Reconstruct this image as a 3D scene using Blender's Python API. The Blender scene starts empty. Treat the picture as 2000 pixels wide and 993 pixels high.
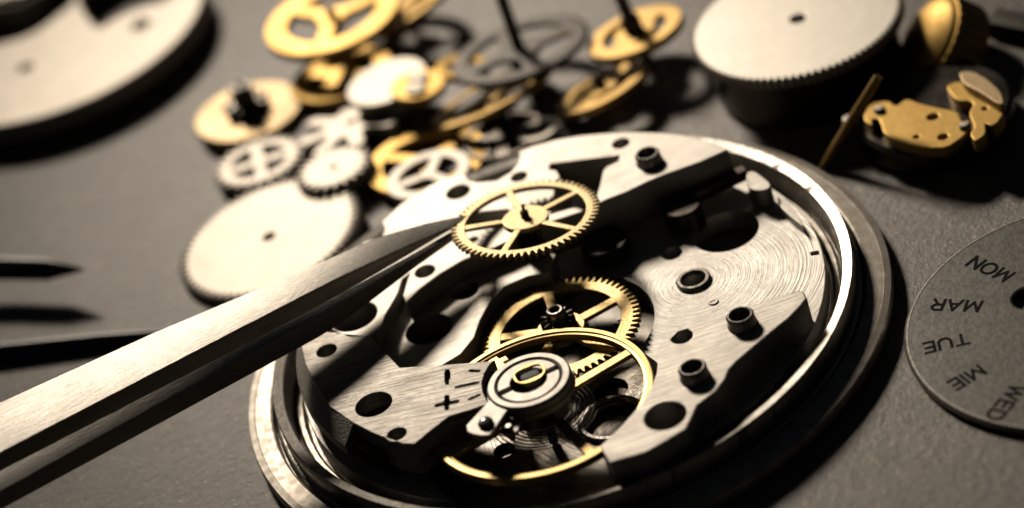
import bpy, bmesh, math, random
from mathutils import Vector, Matrix, Quaternion
random.seed(7)
rad = math.radians
SC = bpy.context.scene
COL = SC.collection
SC.unit_settings.scale_length = 0.01          # one unit = one centimetre

# ------------------------------------------------------------------ camera
RW = [[0.9638717060, -0.2173125766, -0.1540343416],
      [0.0, -0.5782788023, 0.8158392163],
      [-0.2663669168, -0.7863643372, -0.5573865757]]
CAM = Vector((1.956872885, -11.001241373, 8.258268812))
FPX = 100 / 36 * 2000
cam = bpy.data.cameras.new('camera')
cam.lens = 100; cam.sensor_width = 36; cam.clip_start = 0.1; cam.clip_end = 500
cam.dof.use_dof = True; cam.dof.focus_distance = 13.3; cam.dof.aperture_fstop = 0.30
co = bpy.data.objects.new('camera', cam); COL.objects.link(co)
m = Matrix.Identity(4)
for r in range(3):
    m[r][0] = RW[r][0]; m[r][1] = -RW[r][1]; m[r][2] = -RW[r][2]; m[r][3] = CAM[r]
co.matrix_world = m
SC.camera = co

# ------------------------------------------------------------------ light and exposure
w = bpy.data.worlds.new('World'); SC.world = w; w.use_nodes = True
w.node_tree.nodes['Background'].inputs[0].default_value = (0.75, 0.9, 1.0, 1)
w.node_tree.nodes['Background'].inputs[1].default_value = 0.014

KA, KE, KD = rad(114), rad(36), 22.0
KAIM = Vector((-0.1, 1.75, 0.2))
kl = bpy.data.lights.new('key_lamp', 'SPOT'); kl.energy = 40500; kl.color = (1.0, 0.865, 0.70)
kl.shadow_soft_size = 2.0; kl.spot_size = rad(20.5); kl.spot_blend = 1.0
ko = bpy.data.objects.new('key_lamp', kl); COL.objects.link(ko)
ko.location = KAIM + Vector((KD * math.cos(KE) * math.cos(KA), KD * math.cos(KE) * math.sin(KA), KD * math.sin(KE)))
ko.rotation_euler = (KAIM - ko.location).to_track_quat('-Z', 'Y').to_euler()

SC.view_settings.view_transform = 'Standard'; SC.view_settings.look = 'None'
SC.view_settings.exposure = 0.0; SC.view_settings.gamma = 1
SC.cycles.use_denoising = True
SC.cycles.max_bounces = 8

GZ = 0.15                                     # height of the table top
# ------------------------------------------------------------------ helpers
def at(px, py, z):
    """a point of the photograph (2000 px wide) brought to the height z"""
    v = ((px - 1000) / FPX, (py - 496.5) / FPX, 1.0)
    d = Vector([sum(RW[r][k] * v[k] for k in range(3)) for r in range(3)])
    t = (z - CAM.z) / d.z
    return CAM + d * t
def pl(z, pts):
    return [(at(x, y, z).x, at(x, y, z).y) for x, y in pts]
def circ(c, r, n=40):
    return [(c[0] + r * math.cos(2 * math.pi * k / n), c[1] + r * math.sin(2 * math.pi * k / n)) for k in range(n)]
def pc(px, py, z, r, n=40):
    p = at(px, py, z); return circ((p.x, p.y), r, n)
def arc(r, a0, a1, n=24, c=(0, 0)):
    return [(c[0] + r * math.cos(rad(a0 + (a1 - a0) * k / n)), c[1] + r * math.sin(rad(a0 + (a1 - a0) * k / n))) for k in range(n + 1)]
def smooth_poly(pts, it=1, keep=0.25):
    for _ in range(it):
        out = []
        n = len(pts)
        for i in range(n):
            a, b = pts[i], pts[(i + 1) % n]
            out.append((a[0] * (1 - keep) + b[0] * keep, a[1] * (1 - keep) + b[1] * keep))
            out.append((a[0] * keep + b[0] * (1 - keep), a[1] * keep + b[1] * (1 - keep)))
        pts = out
    return pts

def finish(me, ang=32, flat=False):
    for p in me.polygons: p.use_smooth = True
    me.set_sharp_from_angle(angle=rad(ang))
    if flat:
        for p in me.polygons:
            if p.normal.z * p.normal.z > 0.995: p.use_smooth = False
    return me

def plate_mesh(loops, z0, z1, bev=0.004, ang=32):
    cu = bpy.data.curves.new('tmp', 'CURVE'); cu.dimensions = '2D'; cu.fill_mode = 'BOTH'
    cu.extrude = max((z1 - z0) / 2 - bev, 0.0005); cu.bevel_depth = bev; cu.bevel_resolution = 1; cu.offset = -bev
    for lp in loops:
        s = cu.splines.new('POLY'); s.points.add(len(lp) - 1)
        for q, (x, y) in zip(s.points, lp): q.co = (x, y, 0, 1)
        s.use_cyclic_u = True
    o = bpy.data.objects.new('tmp', cu)
    me = bpy.data.meshes.new_from_object(o)
    bpy.data.objects.remove(o); bpy.data.curves.remove(cu)
    bm = bmesh.new(); bm.from_mesh(me)
    bmesh.ops.remove_doubles(bm, verts=bm.verts, dist=1e-5)
    bmesh.ops.recalc_face_normals(bm, faces=bm.faces)
    bm.to_mesh(me); bm.free()
    me.transform(Matrix.Translation((0, 0, (z0 + z1) / 2)))
    return finish(me, ang, True)

def lathe_mesh(profile, n=96, jitter=0.0, a0=0.0, a1=360.0, closed=True, c=(0, 0), seed=1):
    """turn an (r, z) profile about the z axis"""
    rnd = random.Random(seed)
    bm = bmesh.new(); full = abs(a1 - a0) > 359.9
    rings = []
    steps = n if full else n + 1
    for k in range(steps):
        a = rad(a0 + (a1 - a0) * k / n)
        row = []
        for (r, z) in profile:
            jr = rnd.uniform(-jitter, jitter) if jitter else 0
            jz = rnd.uniform(-jitter, jitter) if jitter else 0
            row.append(bm.verts.new((c[0] + (r + jr) * math.cos(a), c[1] + (r + jr) * math.sin(a), z + jz)))
        rings.append(row)
    m_ = len(profile)
    for k in range(n):
        A = rings[k]; B = rings[(k + 1) % steps]
        for i in range(m_ if closed else m_ - 1):
            j = (i + 1) % m_
            try: bm.faces.new((A[i], B[i], B[j], A[j]))
            except ValueError: pass
    if closed and not full:
        bm.faces.new(rings[0]); bm.faces.new(list(reversed(rings[-1])))
    bmesh.ops.remove_doubles(bm, verts=bm.verts, dist=1e-6)
    bmesh.ops.recalc_face_normals(bm, faces=bm.faces)
    me = bpy.data.meshes.new('m'); bm.to_mesh(me); bm.free()
    return finish(me)

def solid(r, z0, z1, b=0.006, n=40, c=(0, 0), hole=0.0, seed=1):
    """a turned cylinder or tube with broken edges"""
    if hole:
        pr = [(hole, z0), (r - b, z0), (r, z0 + b), (r, z1 - b), (r - b, z1), (hole + b, z1), (hole, z1 - b)]
    else:
        pr = [(0, z0), (r - b, z0), (r, z0 + b), (r, z1 - b), (r - b, z1), (0, z1)]
    return lathe_mesh(pr, n, 0, c=c, seed=seed, closed=bool(hole))

def tube_mesh(pts, radii, n=10, caps=True):
    bm = bmesh.new(); rows = []
    P = [Vector(p) for p in pts]
    up = None
    for i, p in enumerate(P):
        t = (P[min(i + 1, len(P) - 1)] - P[max(i - 1, 0)]).normalized()
        if up is None:
            up = t.orthogonal().normalized()
        up = (up - t * up.dot(t)).normalized(); v = t.cross(up)
        r = radii[i] if isinstance(radii, (list, tuple)) else radii
        rows.append([bm.verts.new(p + (up * math.cos(2 * math.pi * k / n) + v * math.sin(2 * math.pi * k / n)) * r) for k in range(n)])
    for A, B in zip(rows, rows[1:]):
        for k in range(n): bm.faces.new((A[k], A[(k + 1) % n], B[(k + 1) % n], B[k]))
    if caps: bm.faces.new(rows[0]); bm.faces.new(rows[-1])
    bmesh.ops.recalc_face_normals(bm, faces=bm.faces)
    me = bpy.data.meshes.new('m'); bm.to_mesh(me); bm.free()
    return finish(me, 40)

def loft_mesh(sections, bevel=0.0):
    bm = bmesh.new()
    rows = [[bm.verts.new(p) for p in s] for s in sections]
    n = len(rows[0])
    for A, B in zip(rows, rows[1:]):
        for k in range(n): bm.faces.new((A[k], A[(k + 1) % n], B[(k + 1) % n], B[k]))
    bm.faces.new(rows[0]); bm.faces.new(rows[-1])
    bmesh.ops.recalc_face_normals(bm, faces=bm.faces)
    if bevel:
        eds = [e for e in bm.edges if e.calc_face_angle(0) > rad(40)]
        bmesh.ops.bevel(bm, geom=eds, offset=bevel, segments=3, affect='EDGES', profile=0.6, clamp_overlap=True)
    me = bpy.data.meshes.new('m'); bm.to_mesh(me); bm.free()
    return finish(me, 35)

def cut(me, cutters):
    """take cutter meshes out of a mesh"""
    o = bpy.data.objects.new('tmp', me); COL.objects.link(o); extra = []
    for c in cutters:
        k = bpy.data.objects.new('tmpc', c); COL.objects.link(k); extra.append(k)
        md = o.modifiers.new('b', 'BOOLEAN'); md.operation = 'DIFFERENCE'; md.solver = 'EXACT'; md.object = k
    bpy.context.view_layer.update()
    dg = bpy.context.evaluated_depsgraph_get()
    out = bpy.data.meshes.new_from_object(o.evaluated_get(dg))
    for k in extra + [o]: bpy.data.objects.remove(k)
    return finish(out, 32, True)

def gear(r_tip, n, depth, phase=0.0, round_=True):
    r0 = r_tip - depth; pts = []
    prof = [(0.0, 0), (0.16, 0), (0.27, .45), (0.40, .92), (0.5, 1), (0.60, .92), (0.73, .45), (0.84, 0)] if round_ else [(0, 0), (.25, 0), (.4, 1), (.6, 1), (.75, 0)]
    for k in range(n):
        for f, h in prof:
            a = 2 * math.pi * (k + f) / n + phase
            pts.append(((r0 + depth * h) * math.cos(a), (r0 + depth * h) * math.sin(a)))
    return pts
def bar(p, q, wd):
    p = Vector(p); q = Vector(q); t = (q - p).normalized(); s = Vector((-t.y, t.x)) * wd / 2
    return [tuple(p - s), tuple(q - s), tuple(q + s), tuple(p + s)]

def obj(name, me, mat, parent=None):
    o = bpy.data.objects.new(name, me); COL.objects.link(o)
    if mat is not None:
        me.materials.clear(); me.materials.append(mat)
    if parent is not None: o.parent = parent
    return o
def tag(o, label=None, cat=None, group=None, kind=None):
    for k, v in (('label', label), ('category', cat), ('group', group), ('kind', kind)):
        if v: o[k] = v
    return o
def thing(name, label, cat, loc=(0, 0, 0), normal=(0, 0, 1), spin=0.0, group=None):
    o = bpy.data.objects.new(name, None); COL.objects.link(o); o.empty_display_size = 0.1
    o.location = loc
    q = Vector((0, 0, 1)).rotation_difference(Vector(normal).normalized())
    o.rotation_mode = 'QUATERNION'; o.rotation_quaternion = q @ Quaternion((0, 0, 1), spin)
    return tag(o, label, cat, group)

# ------------------------------------------------------------------ materials
def nodes(name):
    m = bpy.data.materials.new(name); m.use_nodes = True
    nt = m.node_tree; return m, nt, nt.nodes['Principled BSDF']
def N(nt, t, **kw):
    n = nt.nodes.new(t)
    for k, v in kw.items():
        if k.startswith('i_'): n.inputs[k[2:]].default_value = v
        else: setattr(n, k, v)
    return n
def ramp(nt, fac, p0, p1, c0=(0, 0, 0, 1), c1=(1, 1, 1, 1)):
    r = nt.nodes.new('ShaderNodeValToRGB'); e = r.color_ramp.elements
    e[0].position = p0; e[1].position = p1; e[0].color = c0; e[1].color = c1
    nt.links.new(fac, r.inputs[0]); return r

def metal(name, col, rough=0.36, kind='brush', angle=0.0, freq=70, stretch=0.03, bump=0.25, center=(0, 0), dirt=0.0,
          dirtcol=(0.10, 0.07, 0.045), dscale=6.0, spread=0.12, speck=0.0, wear=0.12):
    m, nt, b = nodes(name); L = nt.links.new
    col = tuple(c * REF for c in col)
    b.inputs['Metallic'].default_value = 1.0
    tc = N(nt, 'ShaderNodeTexCoord')
    if kind == 'turn':
        sub = N(nt, 'ShaderNodeVectorMath', operation='SUBTRACT'); sub.inputs[1].default_value = (center[0], center[1], 0)
        L(tc.outputs['Object'], sub.inputs[0])
        flat = N(nt, 'ShaderNodeVectorMath', operation='MULTIPLY'); flat.inputs[1].default_value = (1, 1, 0); L(sub.outputs[0], flat.inputs[0])
        ln = N(nt, 'ShaderNodeVectorMath', operation='LENGTH'); L(flat.outputs[0], ln.inputs[0])
        sx = N(nt, 'ShaderNodeSeparateXYZ'); L(sub.outputs[0], sx.inputs[0])
        at2 = N(nt, 'ShaderNodeMath', operation='ARCTAN2'); L(sx.outputs[1], at2.inputs[0]); L(sx.outputs[0], at2.inputs[1])
        am = N(nt, 'ShaderNodeMath', operation='MULTIPLY'); am.inputs[1].default_value = 1.1; L(at2.outputs[0], am.inputs[0])
        rm = N(nt, 'ShaderNodeMath', operation='MULTIPLY'); rm.inputs[1].default_value = freq; L(ln.outputs['Value'], rm.inputs[0])
        cx = N(nt, 'ShaderNodeCombineXYZ'); L(rm.outputs[0], cx.inputs[0]); L(am.outputs[0], cx.inputs[1])
        vec = cx.outputs[0]; nz = N(nt, 'ShaderNodeTexNoise', i_Scale=1.0, i_Detail=3.0, i_Roughness=0.65)
    elif kind == 'brush':
        rt = N(nt, 'ShaderNodeMapping'); rt.inputs['Rotation'].default_value = (0, 0, -angle); L(tc.outputs['Object'], rt.inputs[0])
        mp = N(nt, 'ShaderNodeMapping'); mp.inputs['Scale'].default_value = (freq * stretch, freq, freq); L(rt.outputs[0], mp.inputs[0])
        vec = mp.outputs[0]; nz = N(nt, 'ShaderNodeTexNoise', i_Scale=1.0, i_Detail=4.0, i_Roughness=0.6)
    else:
        mp = N(nt, 'ShaderNodeMapping'); mp.inputs['Scale'].default_value = (freq, freq, freq); L(tc.outputs['Object'], mp.inputs[0])
        vec = mp.outputs[0]; nz = N(nt, 'ShaderNodeTexNoise', i_Scale=1.0, i_Detail=3.0, i_Roughness=0.55)
    L(vec, nz.inputs['Vector'])
    big = N(nt, 'ShaderNodeTexNoise', i_Scale=dscale, i_Detail=5.0, i_Roughness=0.62); L(tc.outputs['Object'], big.inputs['Vector'])
    # colour: base varied by grain, then tarnish
    c1 = tuple(x * (1 - wear) for x in col) + (1,)
    r1 = ramp(nt, nz.outputs['Fac'], 0.35, 0.62, c1, tuple(col) + (1,))
    out = r1.outputs[0]
    if dirt:
        dm = ramp(nt, big.outputs['Fac'], 0.52 - dirt * 0.25, 0.70 - dirt * 0.2)
        mx = N(nt, 'ShaderNodeMix', data_type='RGBA'); mx.inputs['B'].default_value = tuple(dirtcol) + (1,)
        L(out, mx.inputs['A'])
        sc = N(nt, 'ShaderNodeMath', operation='MULTIPLY'); sc.inputs[1].default_value = min(1.0, dirt * 1.2); L(dm.outputs[0], sc.inputs[0]); L(sc.outputs[0], mx.inputs['Factor'])
        out = mx.outputs['Result']
    if speck:
        vo = N(nt, 'ShaderNodeTexNoise', i_Scale=45.0, i_Detail=2.0); L(tc.outputs['Object'], vo.inputs['Vector'])
        sp = ramp(nt, vo.outputs['Fac'], 0.66, 0.72)
        s2 = N(nt, 'ShaderNodeMath', operation='MULTIPLY'); s2.inputs[1].default_value = speck; L(sp.outputs[0], s2.inputs[0])
        mx = N(nt, 'ShaderNodeMix', data_type='RGBA'); mx.inputs['B'].default_value = (0.12, 0.08, 0.04, 1)
        L(out, mx.inputs['A']); L(s2.outputs[0], mx.inputs['Factor']); out = mx.outputs['Result']
    L(out, b.inputs['Base Color'])
    mr = N(nt, 'ShaderNodeMapRange'); mr.inputs['To Min'].default_value = max(0.05, rough - spread); mr.inputs['To Max'].default_value = rough + spread
    L(big.outputs['Fac'], mr.inputs['Value']); L(mr.outputs[0], b.inputs['Roughness'])
    bp = N(nt, 'ShaderNodeBump'); bp.inputs['Strength'].default_value = bump; bp.inputs['Distance'].default_value = 0.006
    L(nz.outputs['Fac'], bp.inputs['Height'])
    bp2 = N(nt, 'ShaderNodeBump'); bp2.inputs['Strength'].default_value = 0.05; bp2.inputs['Distance'].default_value = 0.03
    L(big.outputs['Fac'], bp2.inputs['Height']); L(bp.outputs[0], bp2.inputs['Normal']); L(bp2.outputs[0], b.inputs['Normal'])
    return m

REF = 0.43
TURN = at(1355, 550, 0.31)
M = {}
SIL = (0.80, 0.77, 0.72)
M['plate'] = metal('turned nickel plate', SIL, 0.56, 'turn', freq=105, center=(TURN.x, TURN.y), bump=0.75, dirt=0.06, speck=0.35, wear=0.22)
M['base'] = metal('turned lower plate', (0.62, 0.58, 0.52), 0.42, 'turn', freq=55, center=(0.32, -0.55), bump=0.9, dirt=0.35, wear=0.4)
M['bridge'] = metal('fine satin bridge', (0.74, 0.70, 0.64), 0.58, 'brush', angle=rad(20), freq=60, stretch=0.12, bump=0.22, dirt=0.04, wear=0.14, spread=0.08)
M['cock'] = metal('brushed cock steel', (0.72, 0.68, 0.62), 0.57, 'brush', angle=rad(2), freq=95, stretch=0.04, bump=0.9, dirt=0.12, wear=0.45)
M['rbridge'] = metal('brushed bridge steel', (0.80, 0.76, 0.70), 0.57, 'brush', angle=rad(12), freq=90, stretch=0.05, bump=0.5, dirt=0.10, wear=0.30)
M['case'] = metal('worn case steel', (0.66, 0.62, 0.56), 0.50, 'turn', freq=190, center=(0, 0), bump=0.15, dirt=0.5, dirtcol=(0.13, 0.105, 0.08), dscale=13, wear=0.07)
M['rim'] = metal('polished chipped rim', (0.64, 0.61, 0.56), 0.42, 'noise', freq=50, bump=0.2, dirt=0.38, dirtcol=(0.12, 0.10, 0.08), dscale=14, wear=0.25)
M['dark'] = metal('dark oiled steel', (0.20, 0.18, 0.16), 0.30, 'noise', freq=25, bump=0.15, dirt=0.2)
M['steel'] = metal('bright steel', (0.60, 0.57, 0.53), 0.52, 'noise', freq=30, bump=0.12, dirt=0.08)
M['tube'] = metal('tube steel', (0.62, 0.58, 0.53), 0.28, 'noise', freq=40, bump=0.2, dirt=0.3)
M['brass'] = metal('stamped brass', (0.86, 0.64, 0.30), 0.45, 'noise', freq=60, bump=0.25, dirt=0.22, dirtcol=(0.22, 0.13, 0.05), speck=0.7, wear=0.2)
M['pale_brass'] = metal('pale held brass', (1.0, 0.80, 0.46), 0.52, 'noise', freq=70, bump=0.3, speck=0.6, wear=0.15)
M['gold'] = metal('gilt balance', (0.84, 0.60, 0.26), 0.42, 'turn', freq=60, center=(-0.065, -0.785), bump=0.25, dirt=0.08)
M['gilt'] = metal('gilt wheel', (0.88, 0.58, 0.18), 0.55, 'noise', freq=30, bump=0.1, dirt=0.25, dirtcol=(0.25, 0.14, 0.04))
M['bronze'] = metal('old bronze', (0.70, 0.46, 0.16), 0.52, 'noise', freq=30, bump=0.15, dirt=0.2)
M['tan'] = metal('tan brass', (0.74, 0.56, 0.33), 0.58, 'noise', freq=30, bump=0.12, dirt=0.1)
M['cream'] = metal('pale nickel', (0.70, 0.65, 0.575), 0.62, 'turn', freq=80, center=(0, 0), bump=0.25, wear=0.10, spread=0.03)
M['lid'] = metal('bright lid nickel', (1.0, 0.95, 0.86), 0.60, 'turn', freq=60, center=(0, 0), bump=0.2, wear=0.08, spread=0.05)
M['tweezer'] = metal('brushed tweezer steel', (0.74, 0.70, 0.64), 0.46, 'brush', angle=rad(32), freq=170, stretch=0.012, bump=0.30, wear=0.30, spread=0.05)
M['disc'] = metal('grained day disc', (0.21, 0.207, 0.195), 0.50, 'noise', freq=34, bump=0.22, dirt=0.1, wear=0.25)
M['greysteel'] = metal('grey steel wheel', (0.11, 0.105, 0.10), 0.5, 'noise', freq=30, bump=0.1, dirt=0.2)

def plain(name, col, rough=0.5, metallic=0.0, **kw):
    m, nt, b = nodes(name); b.inputs['Base Color'].default_value = tuple(col) + (1,)
    b.inputs['Roughness'].default_value = rough; b.inputs['Metallic'].default_value = metallic
    tc = N(nt, 'ShaderNodeTexCoord'); nz = N(nt, 'ShaderNodeTexNoise', i_Scale=40.0, i_Detail=3.0); nt.links.new(tc.outputs['Object'], nz.inputs['Vector'])
    r = ramp(nt, nz.outputs['Fac'], 0.3, 0.7, tuple(c * 0.8 for c in col) + (1,), tuple(col) + (1,)); nt.links.new(r.outputs[0], b.inputs['Base Color'])
    for k, v in kw.items(): b.inputs[k.replace('_', ' ')].default_value = v
    return m
M['ink'] = plain('black ink', (0.010, 0.010, 0.011), 0.9, Specular_IOR_Level=0.05)
M['black'] = plain('blackened steel', (0.012, 0.012, 0.013), 0.45, Specular_IOR_Level=0.4)
M['jewel'] = plain('clear jewel', (0.55, 0.60, 0.62), 0.08, Transmission_Weight=0.6)

def table_material():
    m, nt, b = nodes('grained slate table'); L = nt.links.new
    tc = N(nt, 'ShaderNodeTexCoord')
    n1 = N(nt, 'ShaderNodeTexNoise', i_Scale=22.0, i_Detail=6.0, i_Roughness=0.7); L(tc.outputs['Object'], n1.inputs['Vector'])
    n2 = N(nt, 'ShaderNodeTexNoise', i_Scale=3.2, i_Detail=4.0, i_Roughness=0.6); L(tc.outputs['Object'], n2.inputs['Vector'])
    n3 = N(nt, 'ShaderNodeTexNoise', i_Scale=70.0, i_Detail=3.0, i_Roughness=0.6); L(tc.outputs['Object'], n3.inputs['Vector'])
    r1 = ramp(nt, n1.outputs['Fac'], 0.3, 0.72, (0.042, 0.037, 0.033, 1), (0.125, 0.109, 0.095, 1))
    r2 = ramp(nt, n2.outputs['Fac'], 0.3, 0.7, (0.68, 0.68, 0.69, 1), (1.15, 1.12, 1.08, 1))
    mx = N(nt, 'ShaderNodeMix', data_type='RGBA', blend_type='MULTIPLY'); mx.inputs['Factor'].default_value = 1
    L(r1.outputs[0], mx.inputs['A']); L(r2.outputs[0], mx.inputs['B']); 
    n4 = N(nt, 'ShaderNodeTexNoise', i_Scale=38.0, i_Detail=1.0); L(tc.outputs['Object'], n4.inputs['Vector'])
    r4 = ramp(nt, n4.outputs['Fac'], 0.69, 0.75, (0, 0, 0, 1), (0.6, 0.6, 0.6, 1))
    mg = N(nt, 'ShaderNodeMix', data_type='RGBA'); mg.inputs['B'].default_value = (0.42, 0.30, 0.16, 1)
    L(mx.outputs['Result'], mg.inputs['A']); L(r4.outputs[0], mg.inputs['Factor']); L(mg.outputs['Result'], b.inputs['Base Color'])
    b.inputs['Roughness'].default_value = 0.5
    b.inputs['Specular IOR Level'].default_value = 0.5
    bp = N(nt, 'ShaderNodeBump'); bp.inputs['Strength'].default_value = 0.5; bp.inputs['Distance'].default_value = 0.02; L(n1.outputs['Fac'], bp.inputs['Height'])
    bq = N(nt, 'ShaderNodeBump'); bq.inputs['Strength'].default_value = 0.35; bq.inputs['Distance'].default_value = 0.008; L(n3.outputs['Fac'], bq.inputs['Height'])
    L(bp.outputs[0], bq.inputs['Normal']); L(bq.outputs[0], b.inputs['Normal'])
    return m
M['table'] = table_material()

# ------------------------------------------------------------------ table top
bm = bmesh.new()
bmesh.ops.create_cube(bm, size=1, matrix=Matrix.Translation((0, 2, GZ - 0.6)) @ Matrix.Diagonal((44, 40, 1.2, 1)))
me = bpy.data.meshes.new('m'); bm.to_mesh(me); bm.free()
tag(obj('table_top', me, M['table']), 'dark grainy grey table top under the watch parts', 'table top', kind='structure')

# ------------------------------------------------------------------ watch case
case = thing('watch_case', 'open round steel watch case with worn flange holding the bared movement', 'watch case')
obj('flange_ring', lathe_mesh([(1.30, GZ), (1.55, GZ), (1.588, 0.165), (1.60, 0.18), (1.602, 0.225), (1.597, 0.238), (1.566, 0.245), (1.563, 0.240),
                               (1.487, 0.248), (1.478, 0.243), (1.470, 0.195), (1.30, 0.19)], 420, 0.00015, seed=3), M['case'], case)
obj('gasket_ring', lathe_mesh([(1.425, 0.192), (1.462, 0.192), (1.466, 0.215), (1.460, 0.230), (1.448, 0.236), (1.425, 0.236)], 260, 0.001, seed=5), M['tube'], case)
obj('bezel_rim', lathe_mesh([(1.37, 0.156), (1.426, 0.156), (1.44, 0.24), (1.440, 0.356), (1.436, 0.363), (1.389, 0.349), (1.385, 0.343), (1.384, 0.30), (1.375, 0.24)], 420, 0.0007, seed=9), M['rim'], case)
obj('case_floor', solid(1.36, 0.152, 0.157, 0.002, 96), M['dark'], case)
obj('holder_ring', lathe_mesh([(1.315, 0.159), (1.366, 0.159), (1.366, 0.205), (1.350, 0.225), (1.330, 0.225), (1.315, 0.20)], 220, 0.0015, seed=12), M['case'], case)

# ------------------------------------------------------------------ watch movement
mov = thing('watch_movement', 'steel and brass watch movement lying bared inside the round case', 'watch movement')
ZP = 0.31
BC = (-0.068, -0.787)                       # balance axis
lower = plate_mesh([circ((0, 0), 1.30, 120), pc(1192, 762, 0.19, 0.085), pc(1196, 822, 0.19, 0.125), pc(985, 880, 0.19, 0.05), pc(905, 845, 0.19, 0.06), circ((0, 0.0), 0.05)], 0.160, 0.19)
lp = obj('lower_plate', lower, M['base'], mov)
p = at(1196, 822, 0.19)
obj('jewel_ring', solid(0.165, 0.18, 0.215, 0.01, 48, (p.x, p.y), 0.128), M['tube'], lp)
p = at(1192, 762, 0.19)

# main plate with wells for the centre wheel and the balance
mp = plate_mesh([circ((0, 0), 1.30, 160), pc(1418, 452, ZP, 0.165, 48), pc(1313, 495, ZP, 0.05), pc(1355, 550, ZP, 0.055),
                 pc(835, 640, ZP, 0.12), pc(893, 545, ZP, 0.085), pc(700, 640, ZP, 0.10)], 0.196, ZP, 0.005)
def cyl_cut(c, r, n=64):
    return plate_mesh([circ(c, r, n)], 0.05, 0.6, 0.0005)
wellb = [(BC[0] + 0.60 * math.cos(a), BC[1] + 0.60 * math.sin(a)) for a in [2 * math.pi * k / 72 for k in range(72)]]
mp = cut(mp, [cyl_cut((0.02, -0.11), 0.445, 80), plate_mesh([wellb], 0.05, 0.6, 0.0005),
              plate_mesh([pl(ZP, [(985, 610), (860, 590), (850, 690), (960, 700)])], 0.05, 0.6, 0.0005)])
mplate = obj('main_plate', mp, M['plate'], mov)
p = at(1355, 550, ZP)
obj('bushing', lathe_mesh([(0.056, ZP - 0.05), (0.086, ZP - 0.05), (0.086, ZP + 0.014), (0.078, ZP + 0.02), (0.064, ZP + 0.02), (0.056, ZP + 0.01)], 48, c=(p.x, p.y)), M['tube'], mplate)
p = at(1393, 590, ZP)
sc_ = obj('screw', plate_mesh([circ((p.x, p.y), 0.026, 28), bar((p.x - 0.014, p.y - 0.006), (p.x + 0.014, p.y + 0.006), 0.006)], ZP - 0.02, ZP + 0.006, 0.002), M['steel'], mplate)
obj('edge_notch', plate_mesh([pl(ZP + .005, [(1581, 492), (1598, 489), (1599, 495), (1583, 498)])], ZP - 0.01, ZP + 0.004, 0.001), M['ink'], mplate)
obj('lit_patch_tab', plate_mesh([smooth_poly(pl(0.42, [(1457, 338), (1470, 333), (1485, 342), (1507, 360), (1500, 370), (1480, 373), (1460, 366)]))], 0.31, 0.42, 0.004), M['bridge'], mplate)  # added tab, raised to catch light where the plate shows a lit patch
obj('setting_lever', plate_mesh([smooth_poly(pl(0.36, [(1516, 380), (1526, 388), (1545, 405), (1562, 425), (1570, 444), (1560, 436), (1540, 420), (1522, 402)]))], 0.31, 0.36, 0.003), M['bridge'], mplate)

# train bridge at the back
ZB = 0.54
outer = pl(ZB, [(746, 433), (785, 397), (831, 367), (876, 346), (903, 338), (911, 343), (915, 352), (933, 356), (970, 353), (997, 337), (1012, 319),
                (1016, 303), (1013, 297), (1042, 285), (1087, 273), (1133, 265), (1185, 260), (1238, 258), (1290, 259), (1330, 263), (1366, 271),
                (1398, 282), (1422, 292), (1366, 317), (1301, 340), (1269, 353), (1221, 376), (1182, 391), (1148, 410), (1080, 432), (1040, 446),
                (1000, 468), (965, 484), (940, 493), (900, 511), (860, 535), (820, 565), (793, 592), (787, 577), (795, 548), (800, 535), (786, 545),
                (778, 572), (765, 595), (752, 617), (745, 642), (735, 652), (722, 657), (680, 660), (645, 642)])
outer += arc(1.17, 178, 144, 10)
outer += pl(ZB, [(746, 464), (752, 448)])
window = pl(ZB, [(1075, 320), (1211, 302), (1208, 315), (1184, 326), (1178, 334), (1172, 361), (1165, 384), (1148, 397), (1075, 418), (1080, 392), (1084, 370), (1094, 345), (1087, 333), (1072, 331)])
slot = pl(ZB, [(895, 425), (927, 415), (991, 408), (1003, 420), (1000, 432), (940, 446), (900, 440)])
tb = obj('train_bridge', plate_mesh([outer, window, slot, pc(895, 375, ZB, 0.062), pc(1014, 345, ZB, 0.042), pc(1213, 280, ZB, 0.044),
                                     pc(830, 530, ZB, 0.05), pc(925, 468, ZB, 0.022), pc(692, 618, ZB, 0.115), pc(1268, 312, ZB, 0.045)], 0.34, ZB, 0.006), M['bridge'], mov)
def post(px, py, z, r, h, hole, parent):
    p = at(px, py, z)
    return obj('tube_post', lathe_mesh([(hole, z - 0.02), (r + 0.004, z - 0.02), (r + 0.004, z + 0.012), (r, z + 0.02), (r, z + h - 0.008), (r - 0.008, z + h), (hole + 0.008, z + h), (hole, z + h - 0.01)], 44, c=(p.x, p.y)), M['tube'], parent)
post(1268, 316, ZB, 0.064, 0.055, 0.042, tb)

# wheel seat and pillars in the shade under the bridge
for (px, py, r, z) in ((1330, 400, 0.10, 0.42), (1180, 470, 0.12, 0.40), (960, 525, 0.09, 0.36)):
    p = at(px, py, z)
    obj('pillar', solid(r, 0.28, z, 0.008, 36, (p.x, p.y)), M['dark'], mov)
obj('winding_bar', plate_mesh([pl(0.42, [(1335, 373), (1450, 322), (1458, 332), (1345, 385)])], 0.36, 0.42, 0.004), M['dark'], mov)

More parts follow.
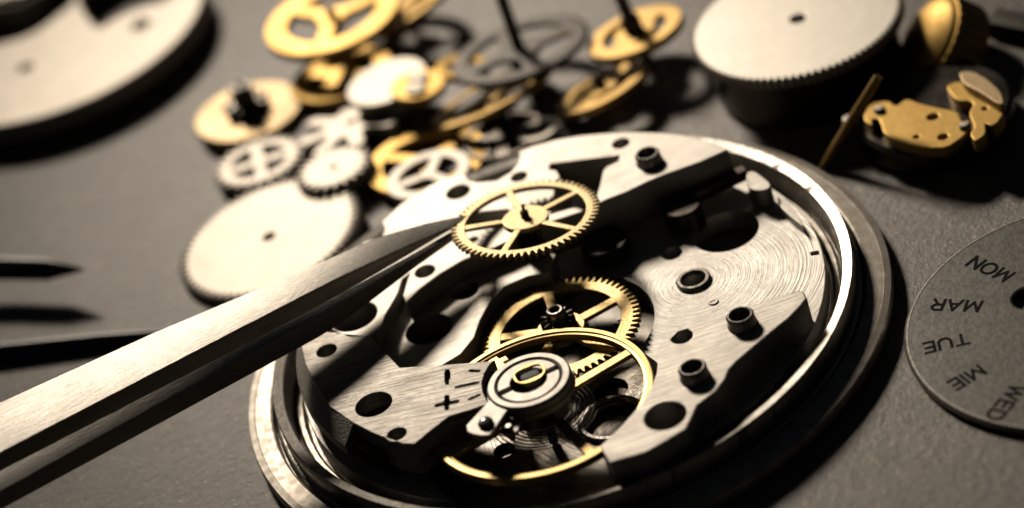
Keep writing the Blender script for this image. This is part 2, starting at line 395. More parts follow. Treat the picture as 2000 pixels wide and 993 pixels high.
# right-hand bridge
ZR = 0.47
rb_out = pl(ZR, [(1285, 695), (1290, 685), (1296, 675), (1306, 662), (1322, 646), (1364, 633), (1406, 620), (1470, 596), (1520, 578), (1560, 567), (1570, 570), (1576, 582),
                 (1562, 600), (1540, 622), (1505, 650), (1440, 705), (1424, 722), (1418, 738), (1398, 765), (1362, 792), (1352, 815), (1340, 838), (1300, 862), (1261, 884), (1190, 903), (1172, 871), (1215, 830), (1257, 782), (1272, 755), (1282, 729)])
rb = obj('barrel_bridge', plate_mesh([rb_out, pc(1332, 657, ZR, 0.05), pc(1300, 812, ZR, 0.095), pc(1450, 632, ZR, 0.045), pc(1357, 732, ZR, 0.045)], 0.30, ZR, 0.008), M['rbridge'], mov)
post(1450, 634, ZR, 0.066, 0.06, 0.044, rb)
post(1357, 736, ZR, 0.066, 0.06, 0.044, rb)

# pallet bridge at the left, a step below the train bridge
ZL = 0.445
pb = obj('pallet_bridge', plate_mesh([pl(ZL, [(1085, 497), (1074, 532), (1030, 540), (985, 560), (957, 590), (938, 625), (926, 660), (900, 692), (850, 722), (790, 730), (735, 735), (728, 690), (755, 630), (800, 580), (860, 535), (940, 490), (1000, 462)]),
                                      pc(838, 643, ZL, 0.115), pc(908, 568, ZL, 0.07)], 0.315, ZL, 0.005), M['rbridge'], mov)
# balance cock
ZC = 0.54
ck = pl(ZC, [(589, 676), (635, 648), (722, 656), (781, 718), (860, 713), (952, 706), (966, 703), (955, 714), (946, 730), (941, 748), (943, 765), (950, 780), (957, 788),
             (876, 814), (845, 838), (809, 867), (786, 866), (762, 859), (725, 844), (690, 826), (644, 794), (616, 752), (597, 713)])
def rrect(pts): return smooth_poly(pts, 1, 0.2)
def seg(z, a, b, wd):
    (ax, ay), (bx, by) = pl(z, [a, b]); return rrect(bar((ax, ay), (bx, by), wd))
holes = [pc(638, 685, ZC, 0.05), pc(730, 790, ZC, 0.088), pc(775, 848, ZC, 0.046)]
marks = [rrect(pl(ZC, [(869, 722), (879, 722), (879, 751), (869, 751)])),
         rrect(pl(ZC, [(869, 772), (877, 772), (877, 784), (896, 780), (897, 786), (878, 790), (878, 801), (869, 801), (869, 791), (850, 796), (849, 790), (869, 785)])),
         seg(ZC, (916, 724), (938, 725), 0.016), seg(ZC, (889, 757), (936, 747), 0.016), seg(ZC, (915, 781), (938, 771), 0.016)]
cock = obj('balance_cock', plate_mesh([ck] + holes + marks, 0.508, ZC, 0.004), M['cock'], mov)
obj('cock_foot', plate_mesh([ck] + holes, 0.36, 0.512, 0.002), M['cock'], cock)
obj('cock_chamfer', lathe_mesh([(1.165, 0.42), (1.285, 0.40), (1.285, 0.455), (1.205, 0.537), (1.165, 0.537)], 40, 0, 176, 219), M['cock'], cock)
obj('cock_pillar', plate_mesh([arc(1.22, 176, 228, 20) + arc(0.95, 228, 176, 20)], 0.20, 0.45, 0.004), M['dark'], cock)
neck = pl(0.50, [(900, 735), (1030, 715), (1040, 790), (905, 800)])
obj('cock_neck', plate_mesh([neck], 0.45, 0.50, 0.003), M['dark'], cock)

# regulator on the cock
RC = at(1032, 742, 0.60); rc = (RC.x, RC.y)
reg = obj('regulator', lathe_mesh([(0.153, 0.52), (0.197, 0.52), (0.200, 0.53), (0.200, 0.585), (0.190, 0.60), (0.163, 0.60), (0.153, 0.592)], 72, c=rc), M['steel'], mov)
obj('regulator_drum', solid(0.185, 0.44, 0.522, 0.01, 64, rc), M['dark'], reg)
obj('lower_ring', lathe_mesh([(0.15, 0.53), (0.205, 0.53), (0.205, 0.555), (0.150, 0.555)], 72, c=rc), M['steel'], reg)
arm = pl(0.585, [(960, 779), (911, 832), (913, 844), (924, 849), (940, 852), (955, 851), (963, 844), (975, 826), (987, 808), (997, 796), (1012, 787), (990, 782)])
a_ = obj('regulator_arm', plate_mesh([arm], 0.555, 0.588, 0.004), M['steel'], reg)
p = at(948, 825, 0.60)
obj('screw', lathe_mesh([(0, 0.58), (0.036, 0.58), (0.036, 0.60), (0.028, 0.612), (0.014, 0.618), (0, 0.62)], 28, closed=False, c=(p.x, p.y)), M['tube'], a_)
arm2 = pl(0.54, [(1024, 797), (1018, 820), (1012, 840), (1004, 847), (994, 849), (980, 846), (975, 840), (984, 826), (996, 811), (1006, 797)])
b_ = obj('stud_carrier', plate_mesh([arm2], 0.515, 0.54, 0.003), M['steel'], reg)
for (px, py) in ((1001, 815), (993, 833)):
    p = at(px, py, 0.56)
    obj('pin', solid(0.016, 0.48, 0.565, 0.003, 20, (p.x, p.y)), M['tube'], b_)
sd = (at(1087, 706, 0.595) - at(970, 760, 0.595)); sd.z = 0; sd.normalize(); sn = Vector((-sd.y, sd.x, 0))
def half(side):
    out = []; ro, ri, hw = 0.148, 0.086, 0.016
    a0 = math.asin(hw / ro); a1 = math.asin(hw / ri); base = math.atan2(sd.y, sd.x)
    for k in range(25):
        a = a0 + (math.pi - 2 * a0) * k / 24
        out.append((ro * math.cos(a), ro * math.sin(a) * side))
    for k in range(25):
        a = math.pi - a1 - (math.pi - 2 * a1) * k / 24
        out.append((ri * math.cos(a), ri * math.sin(a) * side))
    return [(rc[0] + x * math.cos(base) - y * math.sin(base), rc[1] + x * math.sin(base) + y * math.cos(base)) for x, y in out]
for s in (1, -1):
    obj('shock_cap', plate_mesh([half(s)], 0.54, 0.597, 0.005), M['steel'], reg)
JC = at(1036, 736, 0.58); jc = (JC.x, JC.y)
def ov(c, a, b_, rot, n=40, p=2.6, dent=0.0):
    out = []
    for k in range(n):
        t = 2 * math.pi * k / n; ct, st = math.cos(t), math.sin(t)
        x = a * abs(ct) ** (2 / p) * (1 if ct >= 0 else -1); y = b_ * abs(st) ** (2 / p) * (1 if st >= 0 else -1)
        y *= 1 + dent * math.cos(2 * t)
        out.append((c[0] + x * math.cos(rot) - y * math.sin(rot), c[1] + x * math.sin(rot) + y * math.cos(rot)))
    return out
jr = math.atan2(sd.y, sd.x) - 0.08
obj('shock_spring', plate_mesh([ov(jc, 0.078, 0.062, jr, dent=-0.14), ov(jc, 0.062, 0.044, jr, p=4)], 0.586, 0.603, 0.003), M['gold'], reg)
obj('jewel', plate_mesh([ov(jc, 0.046, 0.030, jr, p=3)], 0.54, 0.594, 0.012), M['jewel'], reg)
obj('shock_seat', solid(0.15, 0.50, 0.534, 0.004, 48, rc), M['dark'], reg)

# balance wheel under the cock
ZW = 0.44
bal = obj('balance_wheel', lathe_mesh([(0.487, ZW - 0.03), (0.528, ZW - 0.03), (0.533, ZW - 0.024), (0.533, ZW + 0.006), (0.527, ZW + 0.012), (0.505, ZW + 0.012), (0.503, ZW + 0.006), (0.489, ZW + 0.004), (0.486, ZW - 0.002)], 160, c=BC), M['gold'], mov)
for a in (30, 119, -62, -152):
    d = Vector((math.cos(rad(a)), math.sin(rad(a))))
    b0 = Vector(BC)
    obj('arm', plate_mesh([bar(b0 + d * 0.06, b0 + d * 0.492, 0.05)], ZW - 0.028, ZW - 0.003, 0.004), M['gold'], bal)
obj('hub', solid(0.10, ZW - 0.03, ZW, 0.005, 40, BC), M['gold'], bal)
obj('staff', solid(0.022, 0.2, 0.52, 0.004, 20, BC), M['dark'], bal)
sp = [(BC[0] + (0.07 + 0.021 * t / (2 * math.pi)) * math.cos(t), BC[1] + (0.07 + 0.021 * t / (2 * math.pi)) * math.sin(t), 0.375) for t in [k * 0.16 for k in range(int(2 * math.pi * 9 / 0.16))]]
obj('hairspring', tube_mesh(sp, 0.004, 5), M['tube'], bal)

# centre wheel in its well
ZT = 0.385; TC = (0.02, -0.175)
cw = obj('centre_wheel', plate_mesh([[(x + TC[0], y + TC[1]) for x, y in gear(0.392, 66, 0.036)], circ(TC, 0.297, 80)], ZT - 0.028, ZT, 0.003), M['brass'], mov)
for a in (101, 27, -45, -117, 173):
    d = Vector((math.cos(rad(a)), math.sin(rad(a)))); b0 = Vector(TC)
    obj('arm', plate_mesh([bar(b0 + d * 0.08, b0 + d * 0.302, 0.05)], ZT - 0.026, ZT - 0.002, 0.003), M['brass'], cw)
obj('hub', solid(0.12, ZT - 0.027, ZT + 0.003, 0.004, 48, TC), M['brass'], cw)
obj('pinion', plate_mesh([[(x + TC[0], y + TC[1]) for x, y in gear(0.086, 11, 0.034, 0.2)]], ZT + 0.012, ZT + 0.066, 0.003), M['dark'], cw)
obj('tube', lathe_mesh([(0.022, ZT), (0.052, ZT), (0.052, ZT + 0.075), (0.046, ZT + 0.082), (0.044, ZT + 0.108), (0.038, ZT + 0.114), (0.027, ZT + 0.114), (0.022, ZT + 0.108)], 32, c=TC), M['tube'], cw)
# a smaller wheel glimpsed beneath the centre wheel
p = at(1140, 640, 0.21)
uw = obj('under_wheel', plate_mesh([[(x + 0.14, y + 0.10) for x, y in gear(0.20, 36, 0.03)], circ((0.14, 0.10), 0.03)], 0.205, 0.235, 0.003), M['steel'], mov)

# ------------------------------------------------------------------ wheels
def wheel(name, label, cat, loc, normal, R, teeth, depth, th, mat, spin=0.0, rin=None, arms=0, armw=0.06, hub=0.0, arbor=None, hole=0.0, group=None, arbmat='dark', rnd=True, plateholes=None):
    t = thing(name, label, cat, loc, normal, spin, group)
    outl = gear(R, teeth, depth, 0, rnd) if teeth else circ((0, 0), R, 90)
    if rin:
        obj('rim', plate_mesh([outl, circ((0, 0), rin, 72)], -th / 2, th / 2, min(0.006, th * 0.15)), M[mat], t)
        for k in range(arms):
            a = 2 * math.pi * k / arms; d = Vector((math.cos(a), math.sin(a)))
            obj('spoke', plate_mesh([bar(d * hub * 0.8, d * (rin + 0.008), armw)], -th / 2 + 0.002, th / 2 - 0.002, min(0.005, th * 0.15)), M[mat], t)
        if hub:
            lp_ = [circ((0, 0), hub, 44)]
            if hole: lp_.append(circ((0, 0), hole, 24))
            obj('hub', plate_mesh(lp_, -th / 2 - 0.001, th / 2 + 0.001, min(0.006, th * 0.15)), M[mat], t)
    else:
        lp_ = [outl]
        if hole: lp_.append(circ((0, 0), hole, 28))
        for h in (plateholes or []): lp_.append(h)
        obj('wheel_disc', plate_mesh(lp_, -th / 2, th / 2, min(0.008, th * 0.2)), M[mat], t)
    if arbor:
        for (kind, r, z0, z1) in arbor:
            if kind == 'arbor': obj('arbor', solid(r, z0, z1, r * 0.2, 20), M[arbmat], t)
            else: obj('pinion', plate_mesh([gear(r, 9, r * 0.42)], z0, z1, 0.003), M[arbmat], t)
    return t

# the wheel held by the tweezers
HC = at(1027, 429, 0.635)
wheel('escape_wheel', 'five-spoked brass wheel gripped in the tweezers above the movement', 'gear', HC, (0.067, 0.0906, 0.993), 0.372, 64, 0.034, 0.026, 'pale_brass',
      spin=rad(35), rin=0.303, arms=5, armw=0.034, hub=0.115,
      arbor=[('arbor', 0.022, -0.20, 0.05), ('arbor', 0.0085, 0.05, 0.085), ('pinion', 0.06, -0.16, -0.03), ('arbor', 0.012, -0.26, -0.20)])

# ------------------------------------------------------------------ tweezers
def tz(x):
    d = 912 - x; return 0.66 + 0.20 * (1 - math.exp(-d / 260)) + 0.13 * d / 900
def lin(tab, x):
    for (a, ya), (b, yb) in zip(tab, tab[1:]):
        if x <= b: return ya + (yb - ya) * (x - a) / (b - a)
    return tab[-1][1]
T = thing('tweezers', 'brushed steel tweezers reaching in from the left to grip the brass wheel', 'tweezers', at(905, 428, 0.635))
T0 = T.location.copy()
# edges of the two arms: back and front of the upper arm, its foot, then top and foot of the lower arm
EU = [(-420, 985), (0, 786), (300, 650), (600, 524), (740, 462), (830, 436), (912, 419)]
EL = [(-420, 1102), (0, 884), (640, 553), (812, 474), (874, 448), (912, 430)]
EB = [(-420, 1137), (0, 919), (640, 588), (812, 491), (884, 449), (912, 436)]
ES = [(-420, 1191), (0, 960), (640, 608), (812, 503), (884, 460)]
EE = [(-420, 1219), (0, 992), (640, 646), (812, 521), (884, 472)]
sec1, sec2 = [], []
xs = [-420, -250, -120] + list(range(0, 800, 50)) + [800, 830, 855, 880, 900, 912]
for x in xs:
    z = tz(x); k = min(1.0, max(0.2, (930 - x) / 420)); off = 18 * k
    drop = 0.012 * k + 0.024 * max(0, min(1, (x - 600) / 200)) * min(1, (930 - x) / 120)
    u = at(x, lin(EU, x), z); l = at(min(x + off, 912), lin(EL, min(x + off, 912)), z - drop)
    xo = min(x + off, 912)
    dz = max(0.02, (lin(EB, xo) - lin(EL, xo)) / 332)
    b = Vector((l.x - 0.004, l.y + 0.008, l.z - dz))
    sec1.append([u - T0, l - T0, b - T0, Vector((u.x, u.y, min(u.z, l.z) - dz)) - T0])
for x in [v for v in xs if v < 870] + [884]:
    z = tz(x) - 0.03; k = min(1.0, max(0.2, (930 - x) / 420))
    u2 = at(x, lin(EB, x) + 1, z - 0.02 * k); l2 = at(x, lin(ES, x), z - 0.05 * k)
    dz2 = max(0.016, (lin(EE, x) - lin(ES, x)) / 332)
    sec2.append([u2 - T0, l2 - T0, Vector((l2.x - 0.004, l2.y + 0.008, l2.z - dz2)) - T0, Vector((u2.x, u2.y, l2.z - dz2)) - T0])
obj('upper_arm', loft_mesh(sec1, 0.007), M['tweezer'], T)
obj('lower_arm', loft_mesh(sec2, 0.003), M['tweezer'], T)

# ------------------------------------------------------------------ day disc
DC = Vector((2.418, -0.652)); ZD = GZ + 0.045
DH = at(2011, 581, ZD)
dd = thing('day_disc', 'grey grained day disc with black weekday lettering beside the watch case', 'day disc', (DC.x, DC.y, 0))
obj('disc', plate_mesh([circ((0, 0), 0.825, 180), circ((DH.x - DC.x, DH.y - DC.y), 0.078, 40)], GZ + 0.003, ZD, 0.013), M['disc'], dd)
obj('edge_glint', lathe_mesh([(0.808, ZD - 0.02), (0.829, ZD - 0.02), (0.829, ZD - 0.012), (0.817, ZD + 0.002), (0.808, ZD + 0.002)], 180), M['rim'], dd)  # brighter ring added as the highlight of the bevel facing the light
def bow(cx, cy, rx, ry, a0, a1, n=10):
    return [(cx + rx * math.cos(rad(a0 + (a1 - a0) * i / n)), cy + ry * math.sin(rad(a0 + (a1 - a0) * i / n))) for i in range(n + 1)]
GLYPH = {
    'M': (0.95, [[(0, 0), (0.06, 1), (0.475, 0.12), (0.89, 1), (0.95, 0)]]), 'N': (0.75, [[(0, 0), (0, 1), (0.75, 0), (0.75, 1)]]),
    'O': (0.95, [bow(0.475, 0.5, 0.475, 0.5, 0, 360, 20)]), 'A': (0.85, [[(0, 0), (0.425, 1), (0.85, 0)], [(0.16, 0.36), (0.69, 0.36)]]),
    'R': (0.68, [[(0, 0), (0, 1), (0.38, 1)] + bow(0.38, 0.74, 0.27, 0.26, 90, -90)[1:] + [(0, 0.48)], [(0.34, 0.48), (0.68, 0)]]),
    'T': (0.75, [[(0, 1), (0.75, 1)], [(0.375, 1), (0.375, 0)]]), 'U': (0.75, [[(0, 1), (0, 0.36)] + bow(0.375, 0.36, 0.375, 0.36, 180, 360)[1:] + [(0.75, 1)]]),
    'E': (0.60, [[(0.60, 1), (0, 1), (0, 0), (0.60, 0)], [(0, 0.52), (0.52, 0.52)]]), 'I': (0.04, [[(0.02, 0), (0.02, 1)]]),
    'W': (1.15, [[(0, 1), (0.28, 0), (0.575, 0.92), (0.87, 0), (1.15, 1)]]), 'D': (0.78, [[(0, 0), (0, 1), (0.30, 1)] + bow(0.30, 0.5, 0.48, 0.5, 90, -90)[1:] + [(0, 0)]]),
}
def word(txt, px, py, size):
    p = at(px, py, ZD); v = Vector((p.x, p.y)) - DC
    k = size * 0.66; wd = size * 0.125; x = 0.0; bm = bmesh.new(); strokes = []
    for ch in txt:
        wch, paths = GLYPH[ch]
        for pth in paths:
            strokes += [((x + p0[0] * k, p0[1] * k), (x + p1[0] * k, p1[1] * k)) for p0, p1 in zip(pth, pth[1:])]
        x += wch * k + size * 0.20
    tot = x - size * 0.20
    for i, (p0, p1) in enumerate(strokes):
        d = (Vector(p1) - Vector(p0)).normalized() * wd * 0.45
        q = bar(Vector(p0) - d, Vector(p1) + d, wd)
        bm.faces.new([bm.verts.new((X - tot / 2, Y - k / 2, 0.00004 * i)) for X, Y in q])
    me = bpy.data.meshes.new('m'); bm.to_mesh(me); bm.free()
    a = math.atan2(v.y, v.x)
    o = obj('lettering', me, M['ink'], dd); o.location = (v.x, v.y, ZD + 0.0012); o.rotation_euler = (0, 0, a)
for txt, px, py in (('MON', 1934, 526), ('MAR', 1868, 597), ('TUE', 1848, 671), ('MIE', 1889, 738), ('WED', 1965, 787)):
    word(txt, px, py, 0.112)

# ------------------------------------------------------------------ loose parts behind
def nrm(x, y): return (x, y, 1.0)
GP = 'loose wheels heaped behind the watch case'
wheel('toothed_disc', 'large pale solid toothed disc lying left of the watch case', 'gear', at(530, 472, 0.195), nrm(-0.05, -0.02), 0.515, 64, 0.046, 0.07, 'cream', hole=0.034, group=GP)
wheel('crossed_wheel', 'small silver wheel with four wide spokes leaning on pale toothed disc', 'gear', at(508, 322, 0.20), nrm(0.0, 0.05), 0.265, 24, 0.042, 0.05, 'cream', spin=rad(12), rin=0.165, arms=4, armw=0.07, hub=0.06, group=GP)
wheel('ratchet_wheel', 'small solid silver toothed wheel between crossed wheel and gilt ring', 'gear', at(655, 336, 0.26), nrm(-0.02, 0.02), 0.22, 22, 0.046, 0.07, 'cream', spin=.1, hole=0.018, group=GP)
# star wheel with rounded lobes
st = thing('star_wheel', 'pale star wheel with eight rounded lobes behind the small silver wheels', 'gear', at(690, 248, 0.20), nrm(-0.1, 0.1), 0.2, GP)
star = []
for k in range(160):
    a = 2 * math.pi * k / 160; star.append(((0.25 + 0.085 * math.tanh(2.2 * math.cos(8 * a))) * math.cos(a), (0.25 + 0.085 * math.tanh(2.2 * math.cos(8 * a))) * math.sin(a)))
obj('wheel_disc', plate_mesh([star, circ((0, 0), 0.03, 24)], -0.035, 0.035, 0.008), M['cream'], st)
wheel('pinion_disc', 'tan brass disc with a black pinion standing at its middle', 'gear', at(487, 225, 0.195), nrm(0.05, 0.02), 0.315, 0, 0, 0.06, 'tan', hole=0.0,
      arbor=[('arbor', 0.066, 0.03, 0.20), ('pinion', 0.135, 0.03, 0.10), ('arbor', 0.02, 0.2, 0.25)], group=GP)  # real pinion, its dark star widened to take in the cast shadow
wheel('gilt_ring_wheel', 'big broad-rimmed gilt wheel at the top of the heap, cut by the frame', 'gear', at(650, 38, 0.42), nrm(0.0, 0.0), 0.40, 0, 0, 0.06, 'gilt', spin=rad(22), rin=0.275, arms=3, armw=0.085, hub=0.095,
      arbor=[('arbor', 0.03, -0.3, 0.10)], group=GP)
wheel('gilt_spoked_wheel', 'gilt spoked wheel under the big broad-rimmed gilt wheel', 'gear', at(668, 150, 0.22), nrm(0.0, 0.04), 0.30, 0, 0, 0.05, 'gilt', spin=rad(60), rin=0.20, arms=4, armw=0.09, hub=0.08, group=GP)
wheel('bright_disc', 'gleaming white steel disc in the middle of the gilt wheels', 'disc', at(757, 165, 0.33), nrm(-0.05, 0.02), 0.235, 0, 0, 0.045, 'cream', group=GP)
wheel('bossed_disc', 'small gilt cap with two gleaming bosses overlapping the white disc', 'cap', at(818, 172, 0.365), nrm(0.08, 0.0), 0.155, 0, 0, 0.05, 'gilt', group=GP)
CAPL = at(818, 172, 0.40)
cap = [o for o in bpy.data.objects if o.name.startswith('bossed_disc')][0]
for (dx, dy) in ((0.0, 0.055), (-0.01, -0.06)):
    b = obj('boss', lathe_mesh([(0, 0.026), (0.058, 0.026), (0.058, 0.04), (0.050, 0.046), (0, 0.047)], 24, closed=False), M['cream'], cap); b.location = (dx, dy, 0)
wheel('grey_wheel', 'dark grey spoked wheel tilted on its long thin shaft', 'gear', at(1015, 100, 0.37), nrm(-0.04, 0.13), 0.40, 60, 0.02, 0.035, 'greysteel', spin=rad(20), rin=0.30, arms=4, armw=0.10, hub=0.13,
      arbor=[('arbor', 0.034, -0.16, 0.42), ('pinion', 0.075, -0.14, -0.02)], group=GP)
wheel('bronze_wheel', 'dull bronze wheel lying under the dark grey spoked wheel', 'gear', at(960, 190, 0.24), nrm(-0.22, 0.28), 0.37, 60, 0.02, 0.04, 'bronze', spin=rad(10), rin=0.29, arms=4, armw=0.08, hub=0.10, group=GP)
wheel('shaft_wheel', 'dull brass wheel with dark shaft rising out of frame near barrel', 'gear', at(1242, 68, 0.36), nrm(-0.12, 0.12), 0.275, 0, 0, 0.05, 'bronze', spin=rad(65), rin=0.185, arms=2, armw=0.16, hub=0.12,
      arbor=[('arbor', 0.035, -0.2, 0.3), ('arbor', 0.055, 0.02, 0.12)], group=GP)
wheel('tilted_brass_wheel', 'thin tilted brass wheel just below the brass wheel with shaft', 'gear', at(1178, 176, 0.24), nrm(-0.22, 0.22), 0.27, 0, 0, 0.045, 'bronze', spin=rad(40), rin=0.185, arms=2, armw=0.16, hub=0.11,
      arbor=[('arbor', 0.03, -0.2, 0.1)], group=GP)
wheel('gilt_hoop', 'wide open gilt hoop wheel behind the left edge of the case', 'gear', at(835, 318, 0.19), nrm(0.05, 0.02), 0.335, 0, 0, 0.05, 'gilt', spin=rad(35), rin=0.245, arms=3, armw=0.07, hub=0.07, group=GP)
wheel('silver_hoop', 'open silver three-spoke wheel lying on the gilt hoop', 'gear', at(838, 345, 0.24), nrm(-0.02, 0.05), 0.235, 0, 0, 0.04, 'cream', spin=rad(75), rin=0.165, arms=3, armw=0.06, hub=0.05, group=GP)
wheel('silver_washer', 'small silver washer standing out behind the case rim', 'washer', at(1050, 262, 0.20), nrm(0.0, 0.1), 0.115, 0, 0, 0.05, 'cream', rin=0.07, group=GP)
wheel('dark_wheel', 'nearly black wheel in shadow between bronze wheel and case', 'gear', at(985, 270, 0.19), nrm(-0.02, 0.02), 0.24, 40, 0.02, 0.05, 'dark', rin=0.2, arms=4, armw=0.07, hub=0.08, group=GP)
for i, (px, py, z, r, mt, lb) in enumerate(((956, 300, 0.19, 0.036, 'cream', 'bright round screw head just left of the case notch'), (912, 322, 0.17, 0.040, 'cream', 'bright screw head between silver hoop and case rim'),
                                            (1105, 262, 0.17, 0.035, 'steel', 'small bright screw head right of the silver washer'))):
    p = at(px, py, z)
    s = thing('loose_screw', lb, 'screw', (p.x, p.y, 0), group='loose screws behind the case')
    obj('head', lathe_mesh([(0, z + 0.02), (r * 0.6, z + 0.014), (r, z - 0.01), (r, z - 0.04), (0, z - 0.04)], 24, closed=False), M[mt], s)
    obj('shank', solid(r * 0.5, GZ, z - 0.03, 0.004, 16), M['tube'], s)

# extra gilt fragments seen between the heaped wheels
for (px, py, z, R_, mt, lb, n_) in ((800, 20, 0.30, 0.26, 'bronze', 'dull bronze wheel behind the big gilt wheel at top', nrm(-0.3, 0.2)), (905, 135, 0.34, 0.15, 'gilt', 'small gilt wheel tucked under the rim of the dark grey wheel', nrm(0.2, 0.1))):
    wheel('small_wheel', lb, 'gear', at(px, py, z), n_, R_, 0, 0, 0.045, mt, rin=R_ * 0.62, arms=3, armw=0.05, hub=R_ * 0.3, group=GP)

# ------------------------------------------------------------------ mainspring barrel
bt = at(1555, 37, 0.52)
ba = thing('mainspring_barrel', 'tall mainspring barrel with bright toothed lid and dark drum', 'barrel', (bt.x, bt.y, 0))
R_ = 0.565
obj('lid', plate_mesh([gear(R_, 90, 0.022), circ((0.01, 0.0), 0.042, 28)], 0.455, 0.52, 0.008), M['lid'], ba)
obj('drum', solid(0.50, GZ, 0.46, 0.02, 96), M['dark'], ba)
obj('arbor', solid(0.03, 0.2, 0.50, 0.004, 24), M['dark'], ba)
# leaning pin
a_, b_ = at(1716, 150, 0.62), at(1604, 332, 0.15)
pin = thing('brass_pin', 'thin brass pin leaning between the barrel and the case', 'pin', (b_.x, b_.y, 0))
obj('shaft', tube_mesh([b_ - pin.location, (a_ + b_) / 2 - pin.location, a_ - pin.location], [0.022, 0.026, 0.022], 12), M['bronze'], pin)
cc = at(1660, 238, 0.33) - pin.location
k_ = obj('collar', lathe_mesh([(0, -0.03), (0.034, -0.025), (0.042, 0), (0.034, 0.025), (0, 0.03)], 20, closed=False), M['cream'], pin); k_.location = cc

# brass-topped block
bp_ = at(1830, 235, 0.36)
blk = thing('brass_plate_block', 'notched brass plate with small holes on a dark round block', 'movement part', (bp_.x, bp_.y, 0))
loc = lambda z, pts: [(x - bp_.x, y - bp_.y) for x, y in pl(z, pts)]
z = 0.36
bo = smooth_poly(loc(z, [(1684, 232), (1700, 200), (1736, 196), (1750, 208), (1770, 192), (1800, 203), (1840, 212), (1872, 218), (1880, 240), (1892, 232), (1897, 247), (1880, 268), (1850, 288), (1810, 289), (1760, 278), (1726, 262), (1718, 232), (1703, 232), (1704, 246)]), 1, 0.2)
q = obj('brass_plate', plate_mesh([bo, [(x - bp_.x, y - bp_.y) for x, y in pc(1822, 228, z, 0.03)], [(x - bp_.x, y - bp_.y) for x, y in pc(1842, 267, z, 0.026)], [(x - bp_.x, y - bp_.y) for x, y in pc(1790, 267, z, 0.016)]], 0.30, z, 0.006), M['gilt'], blk)
b2 = smooth_poly(loc(0.37, [(1846, 170), (1868, 158), (1885, 162), (1920, 180), (1958, 206), (1960, 222), (1948, 240), (1936, 246), (1924, 240), (1926, 262), (1904, 277), (1894, 262), (1904, 248), (1892, 222), (1902, 204), (1895, 196), (1868, 196)]), 1, 0.2)
obj('side_plate', plate_mesh([b2, [(x - bp_.x, y - bp_.y) for x, y in pc(1923, 212, 0.37, 0.015)]], 0.29, 0.37, 0.006), M['gilt'], blk)
b3 = smooth_poly(loc(0.42, [(1872, 140), (1900, 138), (1930, 155), (1955, 178), (1962, 202), (1950, 204), (1915, 180), (1880, 162)]), 1, 0.2)
obj('rim_plate', plate_mesh([b3], 0.36, 0.42, 0.006), M['tan'], blk)
cx, cy = loc(0.2, [(1835, 262)])[0]
obj('block', solid(0.40, GZ, 0.295, 0.02, 72, (cx, cy + 0.12)), M['dark'], blk)
for (px, py) in ((1717, 214), (1884, 246)):
    x, y = loc(0.37, [(px, py)])[0]
    obj('screw', lathe_mesh([(0, 0.385), (0.02, 0.383), (0.03, 0.37), (0.03, 0.33), (0, 0.33)], 20, closed=False, c=(x, y)), M['cream'], blk)

# gilt crown behind, cut by the top of the frame
g = at(1835, 40, 0.40)
cr = thing('winding_crown', 'rounded gilt crown behind the barrel at the top right', 'crown', (g.x, g.y, 0.24), (-0.72, -0.1, 0.72))
kn = [(0.25 * (1 + 0.05 * (k % 2)) * math.cos(2 * math.pi * k / 60), 0.25 * (1 + 0.05 * (k % 2)) * math.sin(2 * math.pi * k / 60)) for k in range(60)]
obj('knurled_band', plate_mesh([kn], -0.10, 0.10, 0.008), M['gilt'], cr)
obj('dome', lathe_mesh([(0, 0.18), (0.09, 0.175), (0.17, 0.155), (0.22, 0.12), (0.23, 0.095), (0, 0.095)], 48, closed=False), M['gilt'], cr)
obj('stem', solid(0.06, -0.30, -0.09, 0.01, 24), M['dark'], cr)

# grey bar at the right border
a_, b_ = at(1935, 28, 0.25), at(2120, 66, 0.25)
gb = thing('steel_bar', 'blurred grey steel bar at the top right corner', 'bar', ((a_.x + b_.x) / 2, (a_.y + b_.y) / 2, 0))
d = (b_ - a_).normalized(); s = Vector((-d.y, d.x, 0)) * 0.07
L_ = gb.location
obj('bar', loft_mesh([[a_ - L_ + s, a_ - L_ - s, a_ - L_ - s - Vector((0, 0, 0.12)), a_ - L_ + s - Vector((0, 0, 0.12))], [b_ - L_ + s, b_ - L_ - s, b_ - L_ - s - Vector((0, 0, 0.12)), b_ - L_ + s - Vector((0, 0, 0.12))]], 0.012), M['greysteel'], gb)

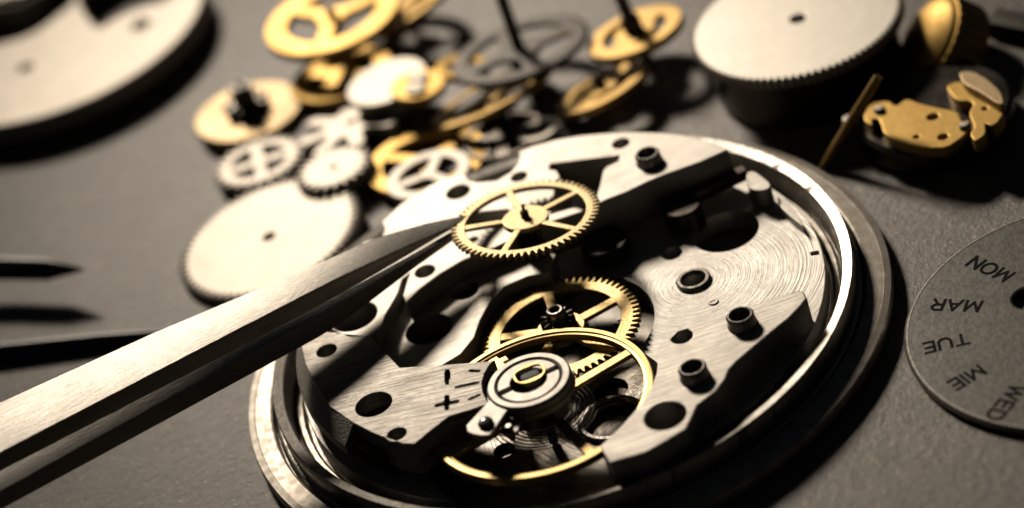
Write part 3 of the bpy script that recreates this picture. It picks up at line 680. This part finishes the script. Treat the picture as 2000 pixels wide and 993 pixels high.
# ------------------------------------------------------------------ plate at the top left
zt = 0.34
e = [at(x, y, zt) for x, y in ((0, 245), (200, 182), (395, 0))]
(ax, ay), (bx, by), (cx, cy) = [(v.x, v.y) for v in e]
D_ = 2 * (ax * (by - cy) + bx * (cy - ay) + cx * (ay - by))
ux = ((ax**2 + ay**2) * (by - cy) + (bx**2 + by**2) * (cy - ay) + (cx**2 + cy**2) * (ay - by)) / D_
uy = ((ax**2 + ay**2) * (cx - bx) + (bx**2 + by**2) * (ax - cx) + (cx**2 + cy**2) * (bx - ax)) / D_
TR = math.hypot(ax - ux, ay - uy)
tp = thing('round_plate', 'large round pale movement plate with cutouts at the top left corner', 'movement plate', (ux, uy, 0))
lc = lambda pts: [(x - ux, y - uy) for x, y in pl(zt, pts)]
cut1 = smooth_poly(lc([(-140, 20), (0, 18), (60, 0), (140, -60), (150, 0), (112, 30), (70, 62), (20, 82), (-140, 110)]), 2)
cut2 = smooth_poly(lc([(150, -20), (160, 20), (192, 58), (215, 42), (262, 18), (345, 0), (345, -80), (240, -80)]), 2)
obj('plate', plate_mesh([circ((0, 0), TR, 140), cut1, cut2, circ(lc([(50, 132)])[0], 0.045, 24), circ(lc([(275, 48)])[0], 0.06, 24)], 0.20, zt, 0.012), M['cream'], tp)
obj('underside', solid(TR - 0.10, GZ, 0.198, 0.01, 96, hole=TR - 0.16), M['dark'], tp)

# ------------------------------------------------------------------ tool tips at the left
def tool(name, label, pts, r, flat=1.0):
    P = [at(x, y, zz) for x, y, zz in pts]
    t = thing(name, label, 'tool', (P[0].x, P[0].y, 0))
    secs = []
    for i, q in enumerate(P):
        d = (P[min(i + 1, len(P) - 1)] - P[max(i - 1, 0)]).normalized(); s = Vector((-d.y, d.x, 0)).normalized(); u = Vector((0, 0, 1))
        rr = r[i]; secs.append([q - t.location + s * rr + u * rr * 0.3 * flat, q - t.location + s * rr * 0.2 + u * rr * flat, q - t.location - s * rr * 0.2 + u * rr * flat, q - t.location - s * rr + u * rr * 0.3 * flat, q - t.location - s * rr - u * rr * flat, q - t.location + s * rr - u * rr * flat])
    obj('blade', loft_mesh(secs, 0.006), M['black'], t)
    return t
tool('pointed_probe', 'dark pointed steel probe tip at the left border above the tweezers', [(-300, 515, 0.36), (0, 520, 0.34), (95, 522, 0.34), (130, 524, 0.335), (165, 527, 0.33)], [0.055, 0.055, 0.052, 0.03, 0.004])
tool('slim_blade', 'slim dark steel blade running behind the tweezers at the left', [(-300, 710, 0.22), (0, 687, 0.20), (200, 665, 0.19), (345, 652, 0.17), (430, 640, 0.15)], [0.05, 0.048, 0.042, 0.032, 0.01])
